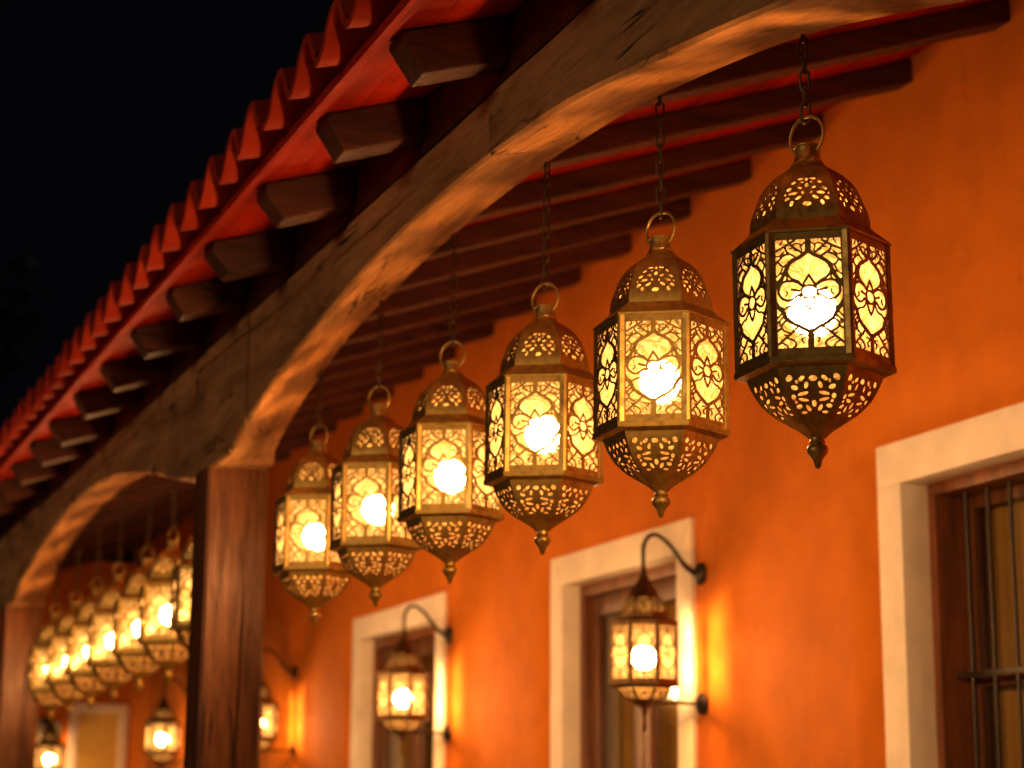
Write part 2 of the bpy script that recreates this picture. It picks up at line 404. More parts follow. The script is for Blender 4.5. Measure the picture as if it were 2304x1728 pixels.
# ------------------------------------------------------------------ veranda roof: rafters, boards, tiles
def zr(x): return 1.975+.30*(x-1.5) if x < 1.79 else 2.062+.352*(x-1.79)         # top of the rafters; the eave kicks out flatter
roof = tag(empty('veranda_roof', (1.4, 10, 1.84)), 'lean-to veranda roof of red clay tiles on red boards and dark rafters', 'roof')
def timber(name, outline, W, amp=.004):
    bm = bmesh.new(); n = len(outline)
    A = [bm.verts.new((x-1.4, 0, z-1.84)) for x, z in outline]; B = [bm.verts.new((x-1.4, W, z-1.84)) for x, z in outline]
    bm.faces.new(A[::-1]); bm.faces.new(B)
    for i in range(n): bm.faces.new((A[i], A[(i+1) % n], B[(i+1) % n], B[i]))
    bmesh.ops.recalc_face_normals(bm, faces=bm.faces[:])
    es = [e for e in bm.edges if e.calc_face_angle(0) > .4]
    bmesh.ops.bevel(bm, geom=es, offset=.007, segments=2, affect='EDGES', profile=.6)
    for v in bm.verts:
        v.co += Vector((amp*nz(v.co.z*9, v.co.y*9, 4), amp*nz(v.co.x*4, v.co.y*8, 1), amp*nz(v.co.x*4, v.co.y*8, 7)))
    me = bpy.data.meshes.new(name); bm.to_mesh(me); bm.free(); me.materials.append(M['rafter']); return me
xs = list(np.linspace(1.992, XW+.1, 24))
rm = timber('rafter', [(x, zr(x)) for x in xs]+[(x, zr(x)-.088) for x in xs[::-1]], .104)
xs = list(np.linspace(1.503, 1.797, 8))
tails = []
for k in range(4):
    ch = (.060, .050, .066, .056)[k]; dp = (.126, .120, .131, .123)[k]; xb = list(np.linspace(1.503+ch, 1.797, 7))
    tails.append(timber('rafter_tail', [(x, zr(x)) for x in xs]+[(x, zr(x)-dp) for x in xb[::-1]]+[(1.505, zr(1.505)-.02-.008*(k % 3))], .115+.004*(k-1), .006))
y = 1.13
while y < YEND-.2:
    o = link('rafter', rm, None, roof); o.location = (0, y+random.uniform(-.02, .02)-10, random.uniform(-.004, 0)); o.rotation_euler = (0, 0, random.uniform(-.004, .004)); y += .62
y = .45; k = 0
while y < YEND-.2:
    o = link('rafter_tail', tails[(k*3+k//3) % 4], None, roof); o.location = (random.uniform(-.008, 0), y+random.uniform(-.03, .03)-10, random.uniform(-.004, 0)); o.rotation_euler = (0, 0, random.uniform(-.02, .02)); y += .68; k += 1
# boards along the eave, each slightly proud or shy of its neighbour
def deck_mesh():
    b = MB(); x = 1.462; k = 0; bw = .135
    while x < XW:
        x1 = min(x+bw-.003, XW+.05); dz = random.uniform(0, .004); ysp = [0.4]
        y = .4+random.uniform(1, 3)
        while y < YEND: ysp.append(y); y += random.uniform(2.4, 3.6)
        ysp.append(YEND)
        for a, c in zip(ysp, ysp[1:]):
            V = []; z0 = .001+dz; t = .022
            for yy in (a, c-.003):
                V += [(x, yy, zr(x)+z0), (x1, yy, zr(x1)+z0), (x1, yy, zr(x1)+z0+t), (x, yy, zr(x)+z0+t)]
            b.add(V, [(0, 1, 2, 3), (7, 6, 5, 4), (0, 4, 5, 1), (1, 5, 6, 2), (2, 6, 7, 3), (3, 7, 4, 0)])
        x += bw; k += 1
    return b
part('roof_boards', deck_mesh(), M['deck'], roof)
ev = MB(); ys = np.linspace(.4, YEND, 120); V = []; F = []
for i, yy in enumerate(ys):
    d = .003*nz(yy*2, 0, 5); x0, x1, z0 = 1.445+d, 1.460+d*.5, zr(1.445)-.004+.5*d
    V += [(x0, yy, z0), (x1, yy, z0+.003), (x1, yy, z0+.032), (x0, yy, z0+.029)]
    if i:
        a = 4*(i-1); c = 4*i
        F += [(a+k, a+(k+1) % 4, c+(k+1) % 4, c+k) for k in range(4)]
F += [(3, 2, 1, 0), tuple(4*119+k for k in range(4))]
ev.add(V, F); part('eave_board', ev, M['deck'], roof)
def tiles_mesh():
    b = MB(); P = .275; A = .050; T = .025; ns = 34; course = .36
    def prof(s):                                  # s in periods: crest at 0, trough at .5
        c = math.cos(2*math.pi*s); return A*math.copysign(abs(c)**.72, c)+A
    def nrm(s):
        d = (prof(s+.01)-prof(s-.01))/(.02*P); l = math.hypot(1, d); return (-d/l, 1/l)
    x = 1.365; row = 0
    while x < XW-.1:
        L = course+.07
        for kk in range(1, int((YEND+.1)/P)):
            y = .039+kk*P+random.uniform(-.004, .004)
            jx = random.uniform(-.007, .007); jz = random.uniform(-.003, .003); tw = random.uniform(-.012, .012)
            V = []; F = []
            ss = [-.40+1.02*i/ns for i in range(ns+1)]       # rolls over the pan of the neighbour
            for q in (0, 1, 2):
                xx = x+jx+L*q/2; lift = .030+.02*(1-q/2)+jz
                for s in ss:
                    cov = .014*sm(min(1, max(0, (.12-s)/.3)))   # the roll side lies over the next pan
                    n_ = nrm(s); yy = y+s*P+tw*(q/2)*.3; zz = zr(xx)+prof(s)+lift+.002+cov
                    V += [(xx, yy-n_[0]*T*.5, zz-n_[1]*T*.5), (xx, yy+n_[0]*T*.5, zz+n_[1]*T*.5)]
            m = 2*(ns+1)
            for q in (0, 1):
                for i in range(ns):
                    a = q*m+2*i; c = a+m
                    F += [(a, a+2, c+2, c), (a+1, c+1, c+3, a+3)]
                F += [(q*m, (q+1)*m, (q+1)*m+1, q*m+1), (q*m+2*ns, q*m+2*ns+1, (q+1)*m+2*ns+1, (q+1)*m+2*ns)]
            for q in (0, 2):
                F += [(q*m+2*i, q*m+2*i+1, q*m+2*i+3, q*m+2*i+2) for i in range(ns)]
            b.add(V, F)
        x += course; row += 1
    return b
part('tile_covering', tiles_mesh(), M['tile'], roof, 50)
wp = MB(); V = []; F = []
ys = np.linspace(.6, YEND, 160)
for i, yy in enumerate(ys):
    d = .004*nz(yy*3, 1, 2)
    V += [(1.795+d, yy, 1.897), (1.99, yy, 1.897), (1.99, yy, zr(1.99)-.002), (1.795+d, yy, zr(1.795)-.002)]
    if i: a = 4*(i-1); c = 4*i; F += [(a+k, a+(k+1) % 4, c+(k+1) % 4, c+k) for k in range(4)]
wp.add(V, F); part('wall_plate', wp, M['rafter'], roof)
# ------------------------------------------------------------------ arched beams on posts
PER = 5.70; Y0 = 2.12                     # middle of the first post (outside the frame)
BX0, BX1, BT = 1.780, 2.02, 1.884
arch_r = catmull([-.01, .42, .58, .8, 1.1, 1.48, 2.0, 2.7, 3.3, 3.9, 4.4, 4.8, 5.1, 5.28, 5.36, 5.6],
                 [1.30, 1.42, 1.462, 1.522, 1.60, 1.668, 1.735, 1.772, 1.766, 1.735, 1.682, 1.612, 1.530, 1.474, 1.440, 1.36])
def arch(u):                               # u from the near post's far face
    if u < .095 or u > 5.36: return 1.388
    return arch_r(u) if u > .35 else 1.388+(arch_r(.35)-1.388)*((u-.09)/.26) + .0
arch_fr = catmull([-.01, .15, .3, .5, .75, 1.34, 1.8, 2.5, 3.0, 3.4, 4.0, 4.5, 4.8, 5.0, 5.11, 5.3],
                  [1.36, 1.392, 1.412, 1.45, 1.503, 1.602, 1.668, 1.71, 1.708, 1.684, 1.616, 1.543, 1.478, 1.424, 1.385, 1.36])
def arch_front(u):                         # the outer arris runs a little lower than the inner one
    if u < .12 or u > 5.11: return 1.376
    return arch_fr(u)
def arched_beam(i):
    ya = Y0+PER*i
    o = tag(empty('arched_beam', (1.93, ya+PER/2, BT)), ['hewn dark arched beam with the six large lanterns under it', 'blurred arched beam beyond the nearer post, over the small lanterns', 'far arched beam beyond the second post'][i], 'beam', 'arched beams of the arcade')
    cuts = [0, 2.52, 5.02, PER]
    for k, (c0, c1) in enumerate(zip(cuts, cuts[1:])):
        c1 -= .004
        base = list(np.linspace(c0, c1, int((c1-c0)/.03)+2)); extra = [v for v in (.2199, .2201, .2449, .2451, 5.2349, 5.2351, 5.4849, 5.4851) if c0 < v < c1]
        us = sorted(base+extra); V = []; F = []
        px = (0, .004, -.003)[k]
        for u in us:
            yy = ya+u; zb = arch(u-.125); zf = arch_front(u-.125); j = lambda s, f=2.2, a=.004: a*nz(yy*f, s, i*9+k)
            ch = .009+.003*nz(yy*3, 2.2, i); x0 = BX0+px+j(1, 1.3, .006); x1 = BX1+px*.3+j(2); zb2 = zb+j(3, 2, .003)+.5*px; zf2 = zf+j(5, 2, .003)+.5*px
            zt = BT+j(4)
            cz = BT-.075-.02*math.sin(yy*1.3+i)+.012*nz(yy*2.3, 4, i)+.004*nz(yy*14, 4, i); cd = .022*max(0, min(1, 3.2*nz(yy*.9, 6.6, i+2)+.9)); cw = .0005+.004*cd/.022
            V += [(x0, yy, cz+cw), (x0+cd, yy, cz), (x0, yy, cz-cw), (x0, yy, zf2+ch), (x0+ch, yy, zf2), (x1-ch, yy, zb2), (x1, yy, zb2+ch), (x1, yy, zt-ch), (x1-ch, yy, zt), (x0+ch, yy, zt), (x0, yy, zt-ch)]
        n = len(us)
        for a in range(n-1):
            for q in range(11): F.append((a*11+q, (a+1)*11+q, (a+1)*11+(q+1) % 11, a*11+(q+1) % 11))
        F += [tuple(range(11)), tuple((n-1)*11+q for q in range(11))[::-1]]
        b = MB(); b.add(V, F); part('beam_segment', b, M['beam'], o, 35)
for i in range(3): arched_beam(i)
def post(i):
    yc = Y0+PER*i
    o = MB(); n = 60; V = []; F = []; hw = .125; x0, x1 = 1.776, 2.024
    for a in range(n+1):
        z = GZ+(1.385-GZ)*a/n; j = lambda s: .004*nz(z*1.6, s, i*5); ch = .012+.005*nz(z*3, 9, i)
        xa, xb, ya, yb = x0+j(1), x1+j(2), yc-hw+j(3), yc+hw+j(4)
        cx = x0+.135+.02*math.sin(z*2.1)+.006*nz(z*5, 3, i); cd = .03*max(0, min(1, 4*(1.05-z)))*max(.15, min(1, 1+1.5*nz(z*2, 8, i))); cw = .0004+.0035*cd/.03
        V += [(xa, ya+ch, z), (xa+ch, ya, z), (cx-cw, ya, z), (cx, ya+cd, z), (cx+cw, ya, z), (xb-ch, ya, z), (xb, ya+ch, z), (xb, yb-ch, z), (xb-ch, yb, z), (xa+ch, yb, z), (xa, yb-ch, z)]
    for a in range(n):
        for q in range(11): F.append((a*11+q, a*11+(q+1) % 11, (a+1)*11+(q+1) % 11, (a+1)*11+q))
    F += [tuple(range(11))[::-1], tuple(n*11+q for q in range(11))]
    V = [(x-1.93, y-yc, z-GZ) for x, y, z in V]; o.add(V, F)
    p = link('wooden_post', o.me('wooden_post', auto=35), M['post'], None, (1.93, yc, GZ))
    tag(p, ['square wooden post at the near end of the arcade', 'thick square wooden post with a long crack, nearest in the photo', 'blurred wooden post at the far left edge', 'farthest wooden post of the arcade'][i], 'post', 'posts of the arcade')
for i in range(4): post(i)

# ------------------------------------------------------------------ pierced metal
def pierced(f, nu, nv, mapf, thick, name):
    """f: (nu+1, nv+1) field, metal where f < 0; mapf(u, v, depth) -> xyz. One sheet with real holes and thickness."""
    idx = {}; P = []
    def gv(i, j):
        k = (i, j)
        if k not in idx: idx[k] = len(P); P.append((i, j))
        return idx[k]
    def ev_(i0, j0, i1, j1):
        k = (min((i0, j0), (i1, j1)), max((i0, j0), (i1, j1)))
        if k not in idx:
            (a, b), (c, d) = k; t = f[a, b]/(f[a, b]-f[c, d]); t = min(max(t, .02), .98)
            idx[k] = len(P); P.append((a+(c-a)*t, b+(d-b)*t))
        return idx[k]
    polys = []
    for i in range(nu):
        for j in range(nv):
            cs = [(i, j), (i+1, j), (i+1, j+1), (i, j+1)]; ins = [f[c] < 0 for c in cs]
            if not any(ins): continue
            poly = []
            for k in range(4):
                a, b = cs[k], cs[(k+1) % 4]
                if ins[k]: poly.append(gv(*a))
                if ins[k] != ins[(k+1) % 4]: poly.append(ev_(*a, *b))
            if len(poly) >= 3: polys.append(tuple(poly))
    N = len(P); V = [mapf(p[0]/nu, p[1]/nv, 0) for p in P]+[mapf(p[0]/nu, p[1]/nv, thick) for p in P]
    F = list(polys)+[tuple(i+N for i in p[::-1]) for p in polys]; mi = [0]*len(polys)+[1]*len(polys)
    ec = {}
    for p in polys:
        for a, b in zip(p, p[1:]+p[:1]): ec.setdefault((min(a, b), max(a, b)), []).append((a, b))
    for e, l in ec.items():
        if len(l) == 1: a, b = l[0]; F.append((b, a, a+N, b+N)); mi.append(1)
    return mesh_of(name, V, F, mi)
def seg_field(X, Z, strokes):
    D = np.full(X.shape, 1e9)
    for pts, wdt in strokes:
        for (a, b), (c, d) in zip(pts, pts[1:]):
            px, pz = X-a, Z-b; dx, dz = c-a, d-b; t = np.clip((px*dx+pz*dz)/(dx*dx+dz*dz+1e-9), 0, 1)
            D = np.minimum(D, np.hypot(px-t*dx, pz-t*dz)-wdt*.62)
    return D
def smooth_pts(pts, k=5):
    if len(pts) < 3: return pts
    P = [np.array(p, float) for p in pts]; P = [2*P[0]-P[1]]+P+[2*P[-1]-P[-2]]; out = []
    for i in range(1, len(P)-2):
        for j in range(k):
            t = j/k; a, b, c, d = P[i-1:i+3]
            out.append(tuple(.5*(2*b+(c-a)*t+(2*a-5*b+4*c-d)*t*t+(3*b-3*c+d-a)*t**3)))
    return out+[tuple(P[-2])]
def panel_strokes():
    S = []
    def s(w, *pts, line=False):
        q = list(pts) if line else smooth_pts(list(pts)); S.append((q, w)); S.append(([(-a, b) for a, b in q], w))
    s(50, (0, 130), (0, 300)); s(50, (0, 1255), (0, 1470))
    s(36, (0, 285), (60, 345), (140, 388), (200, 440), (236, 520), (275, 610), (325, 690), (345, 720))
    s(22, (236, 520), (212, 578), (180, 615), (120, 655), (72, 705))
    s(23, (75, 705), (130, 668), (200, 650), (265, 665), (305, 720), (315, 790), (285, 850), (235, 885), (180, 875), (130, 835), (92, 812))
    s(24, (92, 775), (180, 752)); s(22, (0, 580), (66, 705), line=True); s(20, (62, 868), (45, 930), (0, 1000))
    s(18, (92, 838), (100, 890), (150, 940), (215, 958), (262, 990))
    s(17, (262, 988), (310, 950), (345, 880))
    s(36, (345, 935), (300, 985), (262, 1045), (240, 1100), (180, 1152), (110, 1195), (40, 1245), (0, 1275))
    s(22, (130, 1205), (200, 1275), (270, 1340), (350, 1425)); s(17, (240, 1330), (165, 1370), (150, 1420), (190, 1460))
    s(18, (235, 1110), (292, 1165), (285, 1225), (215, 1275)); s(18, (288, 1200), (345, 1245)); s(15, (300, 1380), (250, 1415), (235, 1460))
    s(15, (60, 1320), (95, 1350), (70, 1395)); s(15, (285, 1030), (345, 1100)); s(15, (258, 1060), (345, 1160))
    s(20, (60, 320), (130, 258), (190, 195), (215, 140)); s(22, (140, 165), (230, 225), (310, 275), (345, 290))
    s(18, (120, 372), (178, 330), (222, 290), (240, 235)); s(20, (195, 318), (260, 345), (310, 400), (345, 440))
    s(18, (212, 440), (262, 470), (300, 430), (312, 400)); s(15, (262, 470), (290, 540), (345, 600)); s(15, (240, 545), (285, 555)); s(14, (60, 220), (110, 200), (150, 215))
    s(14, (250, 300), (300, 345), (345, 340)); s(14, (265, 160), (290, 210)); s(16, (232, 540), (225, 620), (250, 660))
    s(14, (20, 1330), (45, 1300), (110, 1290)); s(13, (300, 640), (345, 650)); s(14, (250, 830), (225, 800), (235, 765)); s(13, (275, 1290), (240, 1300), (232, 1330))
    s(13, (35, 190), (75, 235), (60, 290)); s(13, (190, 255), (150, 250), (128, 290)); s(13, (305, 1110), (320, 1180))
    ring = [(80*math.cos(a), 785+80*math.sin(a)) for a in np.linspace(0, 2*math.pi, 33)]; S.append((ring, 22))
    return S
def panel_mesh(W, H, ow, oh, nu, nv, name):
    kx, kz = ow/670, oh/1300; u = np.linspace(-W/2, W/2, nu+1); v = np.linspace(-H/2, H/2, nv+1)
    X, Z = np.meshgrid(u, v, indexing='ij'); px, pz = X/kx, 800-Z/kz
    wob = np.array([[noise.noise(Vector((a*.012, b*.012, 1.5)))*7 for b in pz[0]] for a in px[:, 0]])
    D = seg_field(px+wob, pz+wob[::-1, :], panel_strokes()); frame = np.maximum(np.abs(px)-335, np.abs(pz-800)-650)
    F_ = np.minimum(D, -frame)
    return pierced(F_, nu, nv, lambda a, b, d: ((a-.5)*W, -d, (b-.5)*H), .0022, name)
def ell(X, Z, cx, cz, rx, rz, a):
    c, s = math.cos(R_(a)), math.sin(R_(a)); x, z = X-cx, Z-cz; p, q = x*c+z*s, -x*s+z*c
    return (np.sqrt((p/rx)**2+(q/rz)**2+1e-9)-1)*min(rx, rz)
BOWL_HOLES = [(0, 345, 62, 36, 0), (150, 345, 55, 27, 40), (310, 338, 55, 40, 45), (92, 425, 30, 48, -15), (245, 452, 55, 32, -20), (140, 530, 85, 24, 15),
              (132, 612, 80, 24, -12), (262, 572, 36, 40, 0), (0, 668, 34, 58, 0), (195, 708, 50, 34, 40), (75, 735, 30, 62, 20), (135, 805, 48, 26, 10), (235, 640, 24, 26, 0), (215, 380, 22, 26, 0)]
DOME_HOLES = [(0, 545, 36, 42, 0), (95, 432, 58, 27, 12), (200, 500, 52, 25, 38), (108, 580, 48, 22, -22), (272, 602, 55, 26, 38), (212, 668, 84, 28, 12),
              (130, 738, 66, 28, 38), (302, 758, 55, 30, 42), (236, 822, 34, 50, -18), (0, 835, 78, 40, 0), (0, 440, 28, 36, 0), (65, 660, 24, 34, 25), (70, 492, 32, 16, 0), (330, 690, 20, 26, 0)]
def gore(prof, N, holes, s2, name, nu=64, nv=70, thick=.002, inset=0.0, flip=False, solid=False):
    """prof: [(circumradius, z)] ordered so that arc length runs from the wide rim; s2(x px, y px)->(x, arc)"""
    P = np.array(prof); d = np.r_[0, np.cumsum(np.hypot(*np.diff(P, axis=0).T))]; ca = math.cos(math.pi/N); tn = math.tan(math.pi/N)
    Lt = d[-1]; rf, zf = catmull(d, P[:, 0]), catmull(d, P[:, 1])
    A = np.array([max(.004, rf(t*Lt)*ca) for t in np.linspace(0, 1, nv+1)])
    def mp(a, b, dep):
        t = b*Lt; ap = max(.003, rf(t)*ca); e = .002
        dr = (rf(min(Lt, t+e))-rf(max(0, t-e)))*ca; dz = zf(min(Lt, t+e))-zf(max(0, t-e)); l = math.hypot(dr, dz)+1e-9
        na, nz_ = abs(dz)/l, (dr/l if dz < 0 else -dr/l)
        dd = dep+inset; return ((a-.5)*2*ap*tn*(1-dd/max(ap, .01)*.9 if dd else 1), ap-dd*na, zf(t)-dd*nz_)
    F_ = np.full((nu+1, nv+1), -.01)
    if not solid:
        u = np.linspace(-1, 1, nu+1)[:, None]; X = u*A[None, :]*tn; S = np.broadcast_to(np.linspace(0, Lt, nv+1)[None, :], X.shape)
        H = np.full(X.shape, 1e9)
        for (cx, cy_, rx, ry, a) in holes:
            for sg in ((1, -1) if cx else (1,)):
                kx, ks, x0, s0 = s2; cs = s0+ks*cy_
                H = np.minimum(H, ell(X, S, sg*cx*kx, cs, rx*kx*.88, ry*abs(ks)*.88, (-a if ks > 0 else a)*sg*-1))
        edge = np.abs(X)-(A[None, :]*tn-.0055); H = np.maximum(H, edge)
        F_ = np.where(H < 0, -H, -H)
        F_ = -H
    return pierced(F_, nu, nv, mp, thick, name)

def join_rot(me, N, off, name):
    """N copies of one gore about the axis, as one mesh (a whole dome or bowl)."""
    V = np.array([v.co[:] for v in me.vertices]); fs = [tuple(p.vertices) for p in me.polygons]; mi0 = [p.material_index for p in me.polygons]
    VV = []; FF = []; mi = []
    for k in range(N):
        a = off+2*math.pi*k/N; c, s = math.cos(a), math.sin(a)
        # gore faces +y in its own frame -> rotate so that it faces angle a
        x = V[:, 1]*c-(-V[:, 0])*(-s)*-1 if False else V[:, 1]*c+V[:, 0]*s
        y_ = V[:, 1]*s-V[:, 0]*c
        b = len(VV); VV += list(zip(x, y_, V[:, 2])); FF += [tuple(i+b for i in f) for f in fs]; mi += mi0
    m = mesh_of(name, VV, FF, mi)
    bm = bmesh.new(); bm.from_mesh(m); bmesh.ops.remove_doubles(bm, verts=bm.verts[:], dist=1e-5)
    for f in bm.faces: f.smooth = True
    for e in bm.edges:
        if len(e.link_faces) != 2 or e.calc_face_angle(0) > R_(24): e.smooth = False
    bm.to_mesh(m); bm.free(); return m

class LanternKit:
    """Meshes of one kind of lantern; local origin at the finial's tip, first panel facing +x."""
    def __init__(s, N, R, zb, zt, dome, bowl, fin, neck, ring, dome_s2, bowl_s2, nu, nv, bulbz, bulbr, tagname, metal='brass'):
        s.N = N; side = 2*R*math.sin(math.pi/N); ap = R*math.cos(math.pi/N); s.ap = ap; H = zt-zb; s.zm = (zb+zt)/2; s.bulbz = bulbz; s.bulbr = bulbr
        pw = side-.010
        s.panel = panel_mesh(pw, H-.008, pw*.86, (H-.008)*.875, nu, nv, 'lantern_panel')
        for m in (M[metal], M['near_black']): s.panel.materials.append(m)
        p = MB(); p.box(-pw/2*.9, pw/2*.9, -.0065, -.005, -H*.46, H*.46); s.pane = p.me('glass_pane'); s.pane.materials.append(M['glass_wall' if metal == 'bronze' else 'glass'])
        off = math.pi/N
        b = MB()
        for k in range(N):                       # corner strips
            a = off+2*math.pi*k/N; c, sn = math.cos(a), math.sin(a); w_, t = .0085, .004
            pts = []
            for z in (zb, zt):
                for da, db in ((-t, 0), (.0015, 0)):
                    pass
            tx, ty = -sn, c
            for z in (zb+.001, zt-.001):
                for rr, ww in ((R+.0018, .0035), (R-.0055, .0105), (R-.009, .0085)):
                    pts += [(c*rr-tx*ww, sn*rr-ty*ww, z), (c*rr+tx*ww, sn*rr+ty*ww, z)]
            b.add(pts, [(0, 1, 7, 6), (1, 3, 9, 7), (3, 5, 11, 9), (4, 2, 8, 10), (2, 0, 6, 8), (0, 2, 3, 1), (2, 4, 5, 3), (6, 7, 9, 8), (8, 9, 11, 10)])
            b.add([pts[q] for q in (5, 4, 10, 11)], [(0, 1, 2, 3)], 1)
        rd, rb = dome[0][0], bowl[0][0]
        # shoulder and lower flange, polygonal hoops with a small lip
        b.lathe([(R-.006, zt-.004), (R+.0045, zt-.004), (R+.005, zt+.001), (R+.001, zt+.004), (rd+.006, dome[0][1]-.003), (rd+.004, dome[0][1]+.001), (rd-.003, dome[0][1]-.001)], N, off, caps=False)
        b.lathe([(rd-.003, dome[0][1]-.001), (R-.008, zt-.003), (R-.008, zt-.006)], N, off, 1, caps=False)
        b.lathe([(R-.006, zb+.004), (R+.004, zb+.004), (R+.005, zb-.002), (R+.0035, zb-.009), (rb+.004, bowl[0][1]-.002), (rb-.003, bowl[0][1])], N, off, caps=False)
        b.lathe([(rb-.003, bowl[0][1]), (R-.008, zb-.002), (R-.008, zb+.004)], N, off, 1, caps=False)
        s.frame = b.me('body_frame', auto=25); s.frame.materials.append(M[metal]); s.frame.materials.append(M['near_black'])
        dm = gore(dome, N, DOME_HOLES, dome_s2, 'g', inset=0); s.dome = join_rot(dm, N, 0, 'dome')
        bw = gore(bowl, N, BOWL_HOLES, bowl_s2, 'g', inset=0); s.bowl = join_rot(bw, N, 0, 'bowl')
        dl = gore(dome, N, None, None, 'g', nu=4, nv=14, thick=.001, inset=.005, solid=True); s.dlin = join_rot(dl, N, 0, 'glass_lining')
        bl = gore(bowl[:-2], N, None, None, 'g', nu=4, nv=14, thick=.001, inset=.005, solid=True); s.blin = join_rot(bl, N, 0, 'glass_lining')
        for q in (s.dome, s.bowl): q.materials.append(M[metal]); q.materials.append(M['near_black'])
        for q, mm in ((s.dlin, M['glass_dome']), (s.blin, M['glass_soft' if metal == 'brass' else 'glass_dome'])): q.materials.append(mm); q.materials.append(mm)
        f = MB(); f.lathe(fin, 20); s.fin = f.me('finial', auto=50); s.fin.materials.append(M[metal])
        n_ = MB(); n_.lathe(neck, 24); s.neck = n_.me('neck', auto=40); s.neck.materials.append(M[metal])
        s.ring = None
        if ring:
            zc, rr, tr = ring; r_ = MB(); r_.tube([(0, rr*math.cos(a), zc+rr*math.sin(a)) for a in np.linspace(0, 2*math.pi, 40, endpoint=False)], tr, 8, True)
            s.ring = r_.me('hanging_ring', smooth=True); s.ring.materials.append(M[metal])
        bm = bmesh.new(); bmesh.ops.create_uvsphere(bm, u_segments=16, v_segments=10, radius=bulbr*.85)
        for v in bm.verts:
            if v.co.z > 0: v.co.z *= 1.15
        m = MB(); m.bm(bm); s.bulb = m.me('bulb', smooth=True); s.bulb.materials.append(M['bulb'])
        so = MB(); so.lathe([(.014, bulbz+bulbr*.9), (.016, bulbz+bulbr*.9+.03), (.010, bulbz+bulbr*.9+.034), (.006, neck[0][1]+.01)], 12); s.sock = so.me('bulb_socket', auto=40); s.sock.materials.append(M['near_black'])
    def place(s, root, power, ring_rot=0.0):
        N = s.N
        for k in range(N):
            a = 2*math.pi*k/N
            p = link('lantern_panel', s.panel, None, root, (s.ap*math.cos(a)*.995, s.ap*math.sin(a)*.995, s.zm), (0, 0, a-math.pi/2))
            # panel mesh: its outer side looks to local +y reversed -> outward
            link('glass_pane', s.pane, None, p)
        link('body_frame', s.frame, None, root)
        d = link('dome', s.dome, None, root); link('glass_lining', s.dlin, None, d)
        b = link('bowl', s.bowl, None, root); link('glass_lining', s.blin, None, b)
        link('finial', s.fin, None, root); link('neck', s.neck, None, root)
        if s.ring: link('hanging_ring', s.ring, None, root, (0, 0, 0), (0, 0, ring_rot))
        link('bulb', s.bulb, None, root, (0, 0, s.bulbz)); link('bulb_socket', s.sock, None, root)
        ld = bpy.data.lights.new('bulb_light', 'POINT'); ld.energy = power; ld.color = LAMP_COL; ld.shadow_soft_size = s.bulbr; ld.use_soft_falloff = False
        lo = bpy.data.objects.new('bulb_light', ld); C.objects.link(lo); lo.parent = root; lo.location = (0, 0, s.bulbz)

DOME = [(.1215, .487), (.1215, .503), (.117, .525), (.110, .543), (.096, .577), (.070, .606), (.047, .622), (.034, .632), (.0285, .645)]
BOWL = [(.137, .186), (.131, .170), (.121, .150), (.108, .130), (.084, .107), (.054, .088), (.030, .073), (.017, .062)]
FIN = [(.0005, 0), (.006, .004), (.009, .016), (.012, .022), (.020, .031), (.0225, .039), (.020, .046), (.0145, .049), (.017, .053), (.0145, .058), (.016, .066)]
NECK = [(.026, .636), (.0285, .642), (.0265, .646), (.0265, .667), (.0285, .669), (.0285, .672), (.020, .674)]
hang = LanternKit(6, .157, .197, .455, DOME, BOWL, FIN, NECK, (.694, .043, .0036), (1.30e-4, -1.55e-4, 0, .1575+.004), (1.50e-4, 1.72e-4, 0, -.032), 84, 138, .322, .046, 'a')

def chain_mesh(length):
    b = MB(); ll, ww, wr = .044, .0095, .0028; pitch = ll-2*wr-.003; z = -.004; k = 0
    while z < length:
        P = []
        for a in np.linspace(0, 2*math.pi, 18, endpoint=False):
            x = ww*math.cos(a); zz = (ll/2-ww)*(1 if math.sin(a) >= 0 else -1)+ww*math.sin(a)
            P.append((x, 0, zz+z+ll/2) if k % 2 == 0 else (0, x, zz+z+ll/2))
        b.tube(P, wr, 6, True); z += pitch; k += 1
    return b.me('chain', smooth=True)
LX = 2.0056
FACE = math.atan2(-math.cos(R_(32)), -math.sin(R_(32)))
L1 = ['largest brass lantern, hanging rightmost and closest above the barred window',
      'second brass lantern from the right, just left of the largest one',
      'third brass lantern from the right, its tip just above a cream door corner',
      'fourth brass lantern from the right, overlapping the third one',
      'fifth brass lantern from the right, between two overlapping lanterns',
      'brass lantern hanging right beside the wooden post, smallest of the six in the near arch']
L2 = ['blurred lantern half hidden behind the left side of the post', 'blurred lantern with its ring visible, just left of the post', 'blurred lantern second from the post in the far arch',
      'blurred lantern in the middle of the far arch row', 'blurred lantern third from the far left end of the row', 'blurred lantern second from the far left end of the row', 'blurred lantern at the far left end of the row, beside the far post']
def hanging(y, z, i, far):
    o = tag(empty('hanging_lantern', (LX, y, z), FACE+R_(random.uniform(-2.5, 2.5))), (L2 if far else L1)[i], 'lantern', 'pierced brass lanterns hanging from the arches')
    o.rotation_euler[0] = R_(random.uniform(-.8, .8)); o.rotation_euler[1] = R_(random.uniform(-.8, .8)); hang.place(o, LANTERN_W*random.uniform(.88, 1.12), R_(-28+random.uniform(-9, 9)))
    u = y-(Y0+.125)-PER*(1 if far else 0); top = arch(u)-z+.02
    ch = chain_mesh(top-.728); ch.materials.append(M['chain']); link('chain', ch, None, o, (0, 0, .728), (random.uniform(-.01, .01), 0, random.uniform(0, 1.5)))
    hk = MB(); hk.tube([(0, 0, top-.035), (.009, 0, top-.028), (.010, 0, top-.015), (0, 0, top-.008), (0, 0, top+.01)], .0035, 6); link('hook', hk.me('hook', smooth=True), M['chain'], o)
for i in range(6): hanging(3.3887+.7078*i, .6907, i, False)
